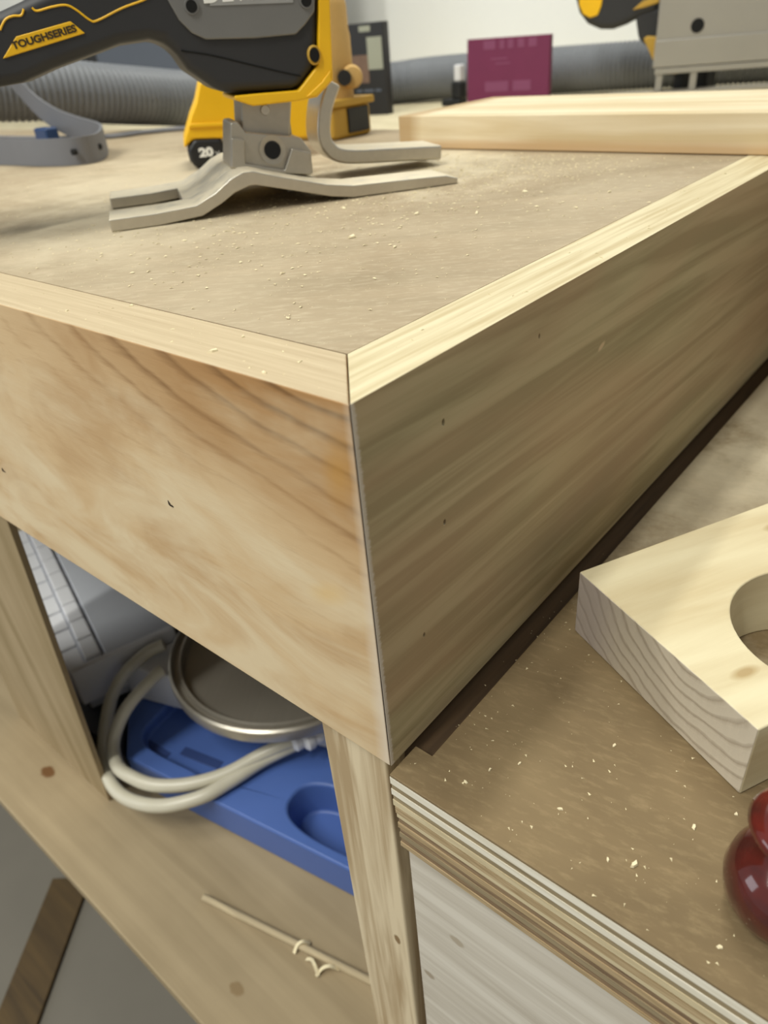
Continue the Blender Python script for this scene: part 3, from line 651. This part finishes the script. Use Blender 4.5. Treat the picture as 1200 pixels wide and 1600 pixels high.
# ================================================================== HOSE
wp = [(-260, 120, .83), (-120, 134, .84), (0, 140, .855), (80, 140, .865), (150, 146, .88), (230, 151, .91), (300, 154, .95), (400, 149, 1.06), (500, 140, 1.17), (610, 130, 1.21)]
pts = [atd(*w) for w in wp] + [Vector((-.60, .866, .0088)), Vector((-.50, .886, .0088)), Vector((-.40, .905, .0088)), Vector((-.31, .926, .0088)), Vector((-.2, .95, .0088)), Vector((-.05, .985, .0088)), Vector((.2, 1.03, .0088))]
hp = catmull(pts, 10)
# resample evenly at a quarter of the rib pitch
L = [0]
for a, b in zip(hp, hp[1:]): L.append(L[-1] + (b - a).length)
step = .0014; res = []; k = 0; s = 0
while s < L[-1]:
    while L[k + 1] < s: k += 1
    t = (s - L[k]) / (L[k + 1] - L[k]); res.append(hp[k].lerp(hp[k + 1], t)); s += step
hb = BM(); tube(hb, res, lambda i: .0270 if i % 4 < 2 else .0253, 18)
obj('vacuum_hose', hb, M['hose'], smooth=True, angle=180, label='grey ribbed vacuum hose running along the white wall behind the tools', cat='hose')

# ================================================================== GREY STRAP, CLIP AND CORD
nearp = [onz(-160, 268, .0), onz(-60, 262, 0), onz(0, 258, 0), onz(60, 260, 0), onz(110, 259, 0), onz(145, 255, 0), onz(163, 248, 0)]
yb_ = onz(165, 243, 0).y + .008
backp = [ony(168, 236, yb_), ony(158, 229, yb_ + .004), ony(132, 221, yb_ + .004), ony(100, 209, yb_), ony(70, 190, yb_ - .004), ony(44, 165, yb_ - .008), ony(22, 140, yb_ - .012), ony(-10, 100, yb_ - .016)]
sp_ = catmull([p + Vector((0, 0, .0002)) for p in nearp + backp], 6)
sh_ = .0185
st = root('strap', 'flat grey strap looped on the workbench left of the jigsaw', 'strap', tuple(onz(60, 260, 0)))
sb = BM(); rings = []
for i, p in enumerate(sp_):
    a, b_ = sp_[max(i - 1, 0)], sp_[min(i + 1, len(sp_) - 1)]; t = (b_ - a); t.z = 0; t.normalize(); s_ = t.cross(Vector((0, 0, 1)))
    rings.append([sb.verts.new(p + s_ * c + Vector((0, 0, hh))) for c, hh in ((-.001, 0), (.001, 0), (.001, sh_), (-.001, sh_))])
for A, B in zip(rings, rings[1:]):
    for k in range(4): sb.faces.new((A[k], A[(k + 1) % 4], B[(k + 1) % 4], B[k]))
sb.faces.new(rings[0]); sb.faces.new(rings[-1][::-1])
obj('band', sb, M['strap'], st, smooth=True, angle=50)
for (u, v) in ((122, 243), (160, 236)):
    q = onz(u, 259 if u < 150 else 250, 0); q.z = .0095
    h = BM(); lathe(h, [(0, -.0016), (.0022, -.0016), (.0022, .0016), (0, .0016)], frame(q, (0, 0, 1), Vector((-.9, .1, 0)).cross(Vector((0, 0, 1)))) @ Matrix.Rotation(math.pi / 2, 4, 'X') if False else frame(q + Vector((.001, -.0006, 0)), (1, .1, 0), (0, 0, 1)), 14); obj('eyelet', h, M['void'], st)
q = ony(76, 218, yb_ - .012)
cbm = BM(); box(cbm, q.x - .011, q.x + .010, q.y - .006, q.y + .006, 0.0, .021); obj('clip', cbm, M['clip_blue'], st, bevel=.002, seg=2, label='navy blue clip on the strap')
cd = BM(); tube(cd, catmull([onz(-40, 214, .0022), onz(60, 216, .0022), onz(170, 213, .0022), onz(230, 206, .0022), onz(300, 200, .0022), onz(400, 199, .0022)], 8), .0021, 8)
obj('cord', cd, M['strap'], smooth=True, label='thin grey cord lying on the workbench behind the looped strap', cat='cord')

# ================================================================== SLATE VACUUM HOUSING (behind the grip)
cr = root('vacuum_cleaner', 'slate grey vacuum housing with a black base behind the jigsaw grip', 'vacuum cleaner', (-1.0, .72, ZB))
def cpx(u, v): return ony(u, v, .70)
x1, x0 = cpx(345, 100).x, cpx(150, 100).x
obj('housing', box(BM(), x0, x1, .70, .96, .032, .24), M['case_blue'], cr, bevel=.01, seg=3)
obj('base', box(BM(), x0 - .20, x1 + .012, .69, .97, ZB, .031), M['black'], cr, bevel=.004, seg=2)
obj('side_shell', box(BM(), x0 - .19, x0 - .001, .705, .96, .031, .24), M['black'], cr, bevel=.006, seg=2)
obj('lid', box(BM(), x0 - .22, x1 + .005, .69, .97, .2405, .30), M['case_blue'], cr, bevel=.01, seg=3)

# ================================================================== BLACK PICTURE CARTON
bq = onz(607, 179, ZB); bx = Vector((-.060, -.010, 0)).normalized()
ct = root('carton', 'black picture carton standing on the back table in front of the hose', 'box', tuple(bq + bx * .045 + Vector((0, .02, 0))))
def cbx(a, b, z0, z1, dep0, dep1):
    bn = Vector((-bx.y, bx.x, 0)); bn = bn if bn.y > 0 else -bn
    m = Matrix(((-bx.x, bn.x, 0, bq.x), (-bx.y, bn.y, 0, bq.y), (0, 0, 1, ZB), (0, 0, 0, 1)))
    return box(BM(), -b, -a, dep0, dep1, z0, z1, m)
obj('box_body', cbx(0, .095, 0, .099, 0, .014), M['black_card'], ct, bevel=.001)
obj('printed_panel', cbx(.003, .024, .050, .084, -.0004, .001), M['carton_grey'], ct, label='grey-green printed panel')
obj('printed_picture', cbx(.024, .062, .036, .066, -.0004, .001), M['carton_photo'], ct, label='blurred brown printed picture')
obj('printed_mark', cbx(.018, .034, .090, .096, -.0004, .001), M['carton_grey'], ct)
for k, (a, b) in enumerate(((.008, .016), (.019, .033), (.036, .044))): obj('printed_line', cbx(a, b, .026 - .0 * k, .029, -.0004, .001), M['case_blue'], ct)

# ================================================================== MAGENTA CARD PACK
mq0, mq1 = onz(730, 166, ZB), onz(856, 162, ZB)
mx = (mq1 - mq0).normalized(); mn = Vector((-mx.y, mx.x, 0)); ml = (mq1 - mq0).length
mp = root('card_pack', 'magenta card pack standing upright behind the pale board', 'box', tuple((mq0 + mq1) / 2))
tl, tr2 = onp(730, 62, mq0, mn), onp(860, 53, mq0, mn); hl, hr = tl.z - ZB, tr2.z - ZB; ml2 = (tr2 - mq0).dot(mx); ml1 = (tl - mq0).dot(mx)
MM = Matrix(((mx.x, mn.x, 0, mq0.x), (mx.y, mn.y, 0, mq0.y), (0, 0, 1, ZB), (0, 0, 0, 1)))
pb = BM(); loft(pb, [MM @ Vector(p) for p in ((0, 0, 0), (ml, 0, 0), (ml2, 0, hr), (ml1, 0, hl))], [MM @ Vector(p) for p in ((0, .008, 0), (ml, .008, 0), (ml2, .008, hr), (ml1, .008, hl))])
pk = obj('pack_body', pb, M['magenta'], mp, bevel=.0006)
for (a, b, z0, z1) in ((.026, .058, .015, .026), (.064, .088, .015, .026), (.024, .040, .060, .069), (.046, .052, .060, .069), (.057, .064, .060, .069), (.070, .078, .060, .069), (.084, .094, .060, .069), (.034, .056, .049, .0505), (.040, .060, .044, .0455)):
    obj('faint_print', box(BM(), a, b, -.0003, .001, z0, z1, MM), M['magenta_print'], mp)
kq = onz(708, 165, ZB)
kk = root('hand_clip', 'small black and white clip standing left of the magenta card pack', 'clip', tuple(kq))
obj('jaw', box(BM(), kq.x - .012, kq.x + .016, kq.y - .01, kq.y + .01, ZB, ZB + .008), M['black'], kk, bevel=.002)
obj('grip', box(BM(), kq.x + .002, kq.x + .017, kq.y - .008, kq.y + .008, ZB + .0075, ZB + .028), M['black'], kk, bevel=.003)
obj('tip', box(BM(), kq.x + .006, kq.x + .016, kq.y - .006, kq.y + .006, ZB + .0275, ZB + .046), M['foam'], kk, bevel=.002)

# ================================================================== ALUMINIUM FENCE
aq = onz(1020, 110, .0095); a2 = onz(1200, 97, .0095); axd = (a2 - aq); axd.z = 0; axd.normalize(); ayd = Vector((-axd.y, axd.x, 0))
AM = Matrix(((axd.x, ayd.x, 0, aq.x), (axd.y, ayd.y, 0, aq.y), (0, 0, 1, 0), (0, 0, 0, 1)))
af = root('aluminium_fence', 'brushed aluminium fence plate with a bolt hole standing on small feet', 'fence', tuple(aq + axd * .12 + Vector((0, 0, ZB - .003))))
AZ = ZB + .009
FL = .165
obj('plate', box(BM(), 0, FL, .002, .018, .0112, .15, AM), M['alum'], af, bevel=.001)
obj('lower_strip', box(BM(), -.0005, FL, -.0005, .002, .0115, .0365, AM), M['alum'], af, bevel=.0008)
obj('ledge', box(BM(), .002, FL, .0, .02, .0050, .0108, AM), M['alum'], af, bevel=.0006)
for x in (.004, .039, .15): obj('foot', box(BM(), x, x + .007, .001, .018, AZ, .0050, AM), M['alum'], af, bevel=.001)
hv = onp(1090, 40, Vector(aq), ayd); h = BM(); lathe(h, [(0, .0006), (.0066, .0006), (.0066, -.003), (0, -.003)], frame(hv + ayd * .002, axd, (0, 0, 1)), 24); obj('bolt_hole', h, M['void'], af)
obj('base_plate', box(BM(), -.046, FL, -.014, .024, ZB, AZ, AM), M['steel'], af, bevel=.0006)

# ================================================================== DRILL BEHIND THE FENCE
dq = onp(960, 20, Vector(aq) + ayd * .03, ayd)
dd = root('cordless_drill', 'black and yellow cordless drill grip sticking out left of the aluminium fence', 'drill', tuple((Vector(aq) + axd * .03 + ayd * .05) * 1.0 - Vector((0, 0, .0095 - ZB))))
def dpr(bm, px, d0, d1):
    A = [onp(u, v, Vector(aq) + ayd * .026, ayd) for u, v in px]; return loft(bm, [p + ayd * d0 for p in A], [p + ayd * d1 for p in A])
gr = obj('grip', dpr(BM(), [(898, -60), (900, 0), (905, 20), (918, 37), (938, 46), (958, 46), (980, 38), (1000, 27), (1030, 18), (1040, -60)], 0, .034), M['black_rubber'], dd, bevel=.007, seg=4)
obj('grip_inlay', dpr(BM(), [(905, -50), (905, 8), (911, 22), (922, 28), (934, 24), (940, 8), (948, -50)], -.0012, .004), M['yellow'], dd, bevel=.001, label='yellow inlay on the grip end')
obj('grip_inlay', dpr(BM(), [(988, 16), (1004, 2), (1030, -8), (1030, 4), (1006, 12)], -.0012, .004), M['yellow_dull'], dd, bevel=.0008)
obj('motor_housing', dpr(BM(), [(992, 20), (1060, 5), (1060, 118), (1034, 118), (1010, 72), (998, 62)], .002, .036), M['black_rubber'], dd, bevel=.004, seg=2)
obj('lower_housing', dpr(BM(), [(1005, 60), (1012, 56), (1060, 60), (1060, 116), (1030, 116)], .0, .03), M['yellow_dull'], dd, bevel=.002)
ft = BM(); p0 = Vector(aq) + axd * .035 + ayd * .045; box(ft, p0.x - .01, p0.x + .03, p0.y - .008, p0.y + .016, ZB, .02); obj('battery', ft, M['black'], dd, bevel=.003)

# ================================================================== INSIDE THE BENCH: THINGS ON THE SHELF
# blue tray
bo = Vector((-.268, .0236, ZS)); bxd = Vector((.095, .0172, 0)).normalized(); byd = Vector((-bxd.y, bxd.x, 0))
BMx = Matrix(((bxd.x, byd.x, 0, bo.x), (bxd.y, byd.y, 0, bo.y), (0, 0, 1, ZS), (0, 0, 0, 1)))
tr = root('storage_tray', 'blue plastic tray with an oval recess on the shelf', 'tray', tuple(bo + bxd * .12 + byd * .07))
bl2, bd2, bh2 = .232, .17, .030
fl = onz(176, 1203, ZS + bh2); bl_c = onz(200, 1086, ZS + bh2)
fl = bo + bxd * (fl - bo).dot(bxd); Tq = [fl, bo + bxd * bl2, bo + bxd * bl2 + byd * bd2, Vector((-.305, .195, 0)), bl_c]
tb = prism_z(BM(), [(q.x, q.y) for q in Tq], ZS, ZS + bh2)
trb = obj('tray_body', tb, M['bin'], tr)
def tcut(bmc):
    bmesh.ops.recalc_face_normals(bmc, faces=bmc.faces); bmesh.ops.translate(bmc, verts=bmc.verts, vec=-ROOT[tr.name])
    me = bpy.data.meshes.new('cut'); bmc.to_mesh(me); bmc.free(); co = bpy.data.objects.new('cut', me); COL.objects.link(co); co.location = ROOT[tr.name]
    bpy.context.view_layer.update()
    m = trb.modifiers.new('b', 'BOOLEAN'); m.operation = 'DIFFERENCE'; m.object = co; m.solver = 'EXACT'; bpy.context.view_layer.update()
    new = bpy.data.meshes.new_from_object(trb.evaluated_get(bpy.context.evaluated_depsgraph_get())); trb.modifiers.clear(); trb.data = new; bpy.data.objects.remove(co)
def stadium(cx, cy, rx, ry, z0, z1, taper=1.0, n=48, pw=2.6):
    c = BM()
    def ring(k, z): 
        out = []
        for i in range(n):
            a = 2 * math.pi * i / n; ca, sa = math.cos(a), math.sin(a)
            out.append(BMx @ Vector((cx + k * rx * math.copysign(abs(ca) ** (2 / pw), ca), cy + k * ry * math.copysign(abs(sa) ** (2 / pw), sa), z)))
        return out
    return loft(c, ring(taper, z0), ring(1.0, z1))
def tloc(u, v):
    q = onz(u, v, ZS + bh2) - bo; return q.dot(bxd), q.dot(byd)
a0 = tloc(437, 1255)[0]; f0 = tloc(520, 1330)[1]; b0 = tloc(500, 1212)[1]
cx0, cy0 = a0 + .047, (f0 + b0) / 2
tcut(stadium(cx0, cy0, .047, (b0 - f0) / 2, .006, .05, .80))
l0 = tloc(195, 1165)[0]; l1 = tloc(395, 1175)[0]
tcut(stadium((l0 + l1) / 2, tloc(300, 1205)[1] + .03, (l1 - l0) / 2, (.030), .021, .05, .96, pw=4))
mo = trb.modifiers.new('bevel', 'BEVEL'); mo.width = .0022; mo.segments = 3; mo.limit_method = 'ANGLE'; mo.angle_limit = math.radians(30); mo.harden_normals = True
for p in trb.data.polygons: p.use_smooth = True
for (u0, v0, u1, v1) in ((212, 1150, 262, 1182), (285, 1172, 345, 1196)):
    p0 = onz(u0, v0, ZS + .0215); p1 = onz(u1, v1, ZS + .0215); dv = (p1 - p0).normalized(); dn = Vector((-dv.y, dv.x, 0)); c = BM()
    loft(c, [p0 + dn * .0035, p1 + dn * .0035, p1 - dn * .0035, p0 - dn * .0035], [q + Vector((0, 0, -.0012)) for q in (p0 + dn * .0035, p1 + dn * .0035, p1 - dn * .0035, p0 - dn * .0035)])
    obj('slot', c, M['bin_dark'], tr, bevel=.0005)
# black case under the white ribbed crate
zk = ZS + .028
kq2 = [Vector((-.60, .13, 0)), Vector((-.43, .0195, 0)), Vector((-.296, .0195, 0)), fl + Vector((-.004, .0005, 0)), bl_c + Vector((-.004, .001, 0)), Vector((-.332, .15, 0))]
cb = BM(); prism_z(cb, [(max(-.6, p.x), max(.0195, p.y)) for p in kq2], ZS, zk)
obj('black_case', cb, M['navy_black'], bevel=.002, label='black case lying under the white ribbed crate on the shelf', cat='case')
# white crate with ribbed edge
zw0, zw1 = ZS + bh2 + .0004, ZS + .073
wc = [onz(100, 1058, zw1), onz(160, 1040, zw1), onz(262, 980, zw1), onz(25, 828, zw1), onz(12, 845, zw1)]
e0 = Vector((-.335, .0245, 0)); e1 = Vector((-.56, .093, 0))
wr = root('white_crate', 'white plastic crate with a ribbed edge lying deep on the shelf', 'crate', (-.43, .12, zw0))
ed = (e1 - e0).normalized(); en = Vector((ed.y, -ed.x, 0)); en = en if en.y > 0 else -en
def cr_pt(a, b, z): q = e0 + ed * a + en * b; return Vector((q.x, q.y, z))
L_ = (e1 - e0).length
def crb(a0, a1, b0, b1, z0, z1):
    return loft(BM(), [cr_pt(a0, b0, z0), cr_pt(a1, b0, z0), cr_pt(a1, b1, z0), cr_pt(a0, b1, z0)], [cr_pt(a0, b0, z1), cr_pt(a1, b0, z1), cr_pt(a1, b1, z1), cr_pt(a0, b1, z1)])
obj('crate_body', crb(.004, L_, .006, .080, zw0, zw1 - .006), M['white_plastic'], wr, bevel=.002, seg=2)
obj('lid', crb(.006, L_, .0285, .080, zw1 - .0055, zw1), M['white_plastic'], wr, bevel=.0015, seg=2, label='flat grey-white lid')
obj('rim', crb(.0, .006, .002, .080, zw0 + .01, zw1 + .001), M['foam'], wr, bevel=.0015)
for k in range(9):
    a = .010 + k * .0255
    obj('rib', crb(a, a + .0232, .0015, .0135, zw0 + .004, zw1 - .004), M['foam'], wr, bevel=.0012)
    obj('rib', crb(a, a + .0244, .0150, .0265, zw0 + .01, zw1), M['foam'], wr, bevel=.0012)
# white sheet carrying the round tin
zt0 = ZS + bh2 + .0004; zt1 = -.3085
s0, s1 = onz(207, 1089, zt0), onz(432, 1149, zt0)
sd = (s1 - s0).normalized(); sn = Vector((-sd.y, sd.x, 0)); sl = .215
sb = BM(); Q = [s0, s0 + sd * sl, s0 + sd * sl + sn * .17, s0 + en * .17 + Vector((.002, 0, 0))]; prism_z(sb, [(q.x, q.y) for q in Q], zt0, zt1)
obj('foam_sheet', sb, M['foam'], bevel=.002, seg=2, label='white foam sheet between the blue tray and the round tin', cat='sheet')
tc = Vector((-.2305, .1415, zt1)); T1 = Matrix.Translation(tc)
tn = root('paint_tin_lid', 'round shiny tin lid with a raised rim lying on the white foam sheet', 'lid', tuple(tc))
zt = -.2995 - zt1
obj('rim', lathe(BM(), [(.0800, .0), (.0852, .0), (.0858, zt * .6), (.0855, zt), (.0838, zt + .0012), (.0826, zt), (.0815, zt - .003), (.0795, zt - .003), (.0785, zt - .0005), (.0768, zt), (.0758, zt - .002), (.0752, zt - .006), (.0752, zt - .0085), (.0800, .0)], T1, 72), M['tin'], tn, smooth=True, angle=35)
obj('dished_disc', lathe(BM(), [(0, zt - .0060), (.04, zt - .0063), (.0752, zt - .0072), (.0752, zt - .0086), (0, zt - .0086)], T1, 72), M['tin'], tn, smooth=True, angle=35)
# coiled tubing
c1 = [(256, 1007, -.3010), (250, 1010, -.3015), (227, 1022, -.303), (195, 1053, -.308), (175, 1089, -.320), (166, 1131, -.330), (162, 1170, -.342), (167, 1206, -.3455), (182, 1235, -.347), (211, 1253, -.346), (257, 1259, -.341), (315, 1245, -.3375), (361, 1220, -.337), (411, 1188, -.335), (461, 1163, -.329)]
c2 = [(254, 1048, -.3022), (243, 1056, -.303), (224, 1075, -.306), (201, 1102, -.312), (186, 1130, -.322), (177, 1162, -.331), (184, 1197, -.336), (210, 1216, -.337), (244, 1227, -.3375), (296, 1225, -.337), (353, 1209, -.3355), (411, 1178, -.331), (461, 1155, -.3235)]
th = root('tubing_coil', 'loosely coiled milky plastic tubing lying across the blue tray', 'tubing', (-.24, .05, ZS + bh2))
for c in (c1, c2):
    t_ = BM(); tube(t_, catmull([onz(*q) for q in c], 6), .0046, 12); obj('tube', t_, M['tubing'], th, smooth=True, angle=70)
for (u, v, zz, s) in ((470, 1153, -.3225, .85), (489, 1149, -.319, .95)):
    q = onz(u, v, zz); a = (onz(480, 1146, -.327) - onz(415, 1180, -.327)).normalized()
    t_ = BM(); lathe(t_, [(0, -.006), (.0070, -.006), (.0078, -.003), (.0070, .000), (.0085, .002), (.0085, .006), (.006, .008), (0, .008)], frame(q, a.cross(Vector((0, 0, 1))), (0, 0, 1)) @ Matrix.Scale(s, 4), 16); obj('connector', t_, M['foam'], th, smooth=True, label='white plastic connector')
# dowel and shavings on the shelf
d0, d1 = onz(318, 1402, ZS + .0023), onz(600, 1543, ZS + .0023)
db = BM(); tube(db, [d0, d0.lerp(d1, .5), d1], .0022, 10)
obj('thin_dowel', db, M['dowel'], smooth=True, angle=60, label='thin pale wooden stick lying on the plywood shelf', cat='stick')
for i, (u, v, ang, ln, lab) in enumerate(((472, 1482, 1.2, .010, 'small wood curl at the left of those by the thin stick'), (488, 1512, -.2, .012, 'straight pale splinter crossing in front of the thin stick'), (512, 1520, .9, .013, 'bent wood shaving nearest the leg beside the thin stick'))):
    q = onz(u, v, ZS + .0012); t_ = BM(); dv = Vector((math.cos(ang), math.sin(ang), 0)); pv = Vector((-dv.y, dv.x, 0))
    pp = catmull([q - dv * ln * .5, q - dv * ln * .2 + pv * .0015 + Vector((0, 0, .003)), q + dv * ln * .15 + pv * .001 + Vector((0, 0, .0045)), q + dv * ln * .5 + Vector((0, 0, .0005))], 4)
    sweep(t_, pp, lambda i: [(-.0009, -.0003), (.0009, -.0003), (.0009, .0003), (-.0009, .0003)]); obj('wood_shaving', t_, M['shaving'], label=lab, cat='shaving', group='shavings on the shelf')
# soft shadow on the floor, built as a thin dark strip
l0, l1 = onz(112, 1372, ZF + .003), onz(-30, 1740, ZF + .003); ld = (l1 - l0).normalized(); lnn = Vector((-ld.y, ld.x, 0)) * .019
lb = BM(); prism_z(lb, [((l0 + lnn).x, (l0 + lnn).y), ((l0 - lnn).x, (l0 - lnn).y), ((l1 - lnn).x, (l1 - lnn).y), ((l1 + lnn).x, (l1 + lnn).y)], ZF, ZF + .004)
obj('floor_shadow_strip', lb, M['floor_shadow'], bevel=.001, label='flat dark brown strip standing in for a shadow on the grey floor', cat='floor_shadow')

# ================================================================== CHIPS AND SAWDUST
def chip(bm, p, s, rnd, flat=.35):
    n = 5; a0 = rnd.random() * 6.28; A = []; B = []
    for k in range(n):
        a = a0 + 6.283 * k / n; q = s * (.55 + .6 * rnd.random()); el = .55
        x, y = math.cos(a) * q, math.sin(a) * q * el; c, sn_ = math.cos(a0), math.sin(a0)
        A.append(p + Vector((x * c - y * sn_, x * sn_ + y * c, 0))); B.append(A[-1] * .75 + p * .25 + Vector((0, 0, s * flat * (.6 + .8 * rnd.random()))))
    return loft(bm, A, B)
rnd = random.Random(3)
top_chips = [(550, 371, .0022), (538, 326, .0015), (600, 310, .0014), (617, 386, .0012), (680, 268, .0015), (652, 334, .0014), (745, 333, .0016), (820, 300, .0016), (952, 300, .0013), (640, 290, .0016), (366, 363, .0012), (450, 497, .0010), (442, 427, .0012), (334, 549, .0018), (105, 486, .0010), (206, 478, .0011), (380, 527, .0010), (413, 583, .0010)]
for (u, v, s) in top_chips:
    onb = v > 470
    b = BM(); chip(b, onz(u, v, 0.0), s, rnd); obj('wood_chip', b, M['shaving'], label={0: 'largest pale wood chip on the workbench top, out in front of the jigsaw shoe', 13: 'pale wood chip lying on the left edge board near the corner'}.get(top_chips.index((u, v, s)), 'one of the smaller pale wood chips scattered over the workbench top'), cat='chip', group='chips on the workbench top')
for (u, v, s) in ((990, 1352, .0017), (876, 1264, .0011), (960, 1165, .0009), (1085, 1292, .0012), (765, 1203, .0010), (950, 1343, .0009), (1125, 1480, .0011), (812, 1193, .0009), (728, 1222, .0009), (1150, 1272, .0010)):
    b = BM(); chip(b, onz(u, v, -H), s, rnd); obj('wood_chip', b, M['shaving'], label='largest pale wood chip on the brown lower plywood, left of the red knob' if u == 990 else 'one of the smaller pale wood chips on the brown lower plywood', cat='chip', group='chips on the lower plywood')
dm = BM()
def flake(bm, p, s):
    a = rnd.random() * 6.28; c, s_ = math.cos(a), math.sin(a); e = .35 + .5 * rnd.random()
    P = [Vector((x * c - y * e * s_, x * s_ + y * e * c, 0)) * s for x, y in ((-1, -1), (1, -.8), (.7, 1))]
    v = [bm.verts.new(p + q) for q in P]; t = bm.verts.new(p + Vector((0, 0, s * .3)))
    for i in range(3): bm.faces.new((v[i], v[(i + 1) % 3], t))
for k in range(9000):
    q = rnd.random()
    if q < .5: x, y = rnd.gauss(-.17, .06), rnd.gauss(.19, .07)
    elif q < .75: x, y = rnd.gauss(-.13, .04), rnd.gauss(.27, .03)
    else: x, y = rnd.uniform(-.5, -.003), rnd.uniform(.002, .31)
    if x > -.002 or y < .003 or y > .312: continue
    flake(dm, Vector((x, y, .00005)), (.00022 + .00085 * rnd.random() ** 5) if q < .75 else .00018 + .0006 * rnd.random() ** 5)
obj('sawdust', dm, M['dust'], label='fine sawdust scattered over the workbench top around the jigsaw', cat='sawdust', kind='stuff')
dm = BM()
for k in range(420):
    x, y = rnd.uniform(.004, .12), rnd.uniform(0, .13)
    if (Vector((x, y, -H)) - P1).dot(ey) > -.001 and -.001 < (Vector((x, y, -H)) - P1).dot(ex) < bw + .001: continue
    if (Vector((x - kx, y - ky, 0))).length < .011: continue
    flake(dm, Vector((x, y, -H)), .00015 + .00045 * rnd.random() ** 3)
obj('sawdust', dm, M['dust'], label='sparse sawdust specks on the brown lower plywood', cat='sawdust', kind='stuff')
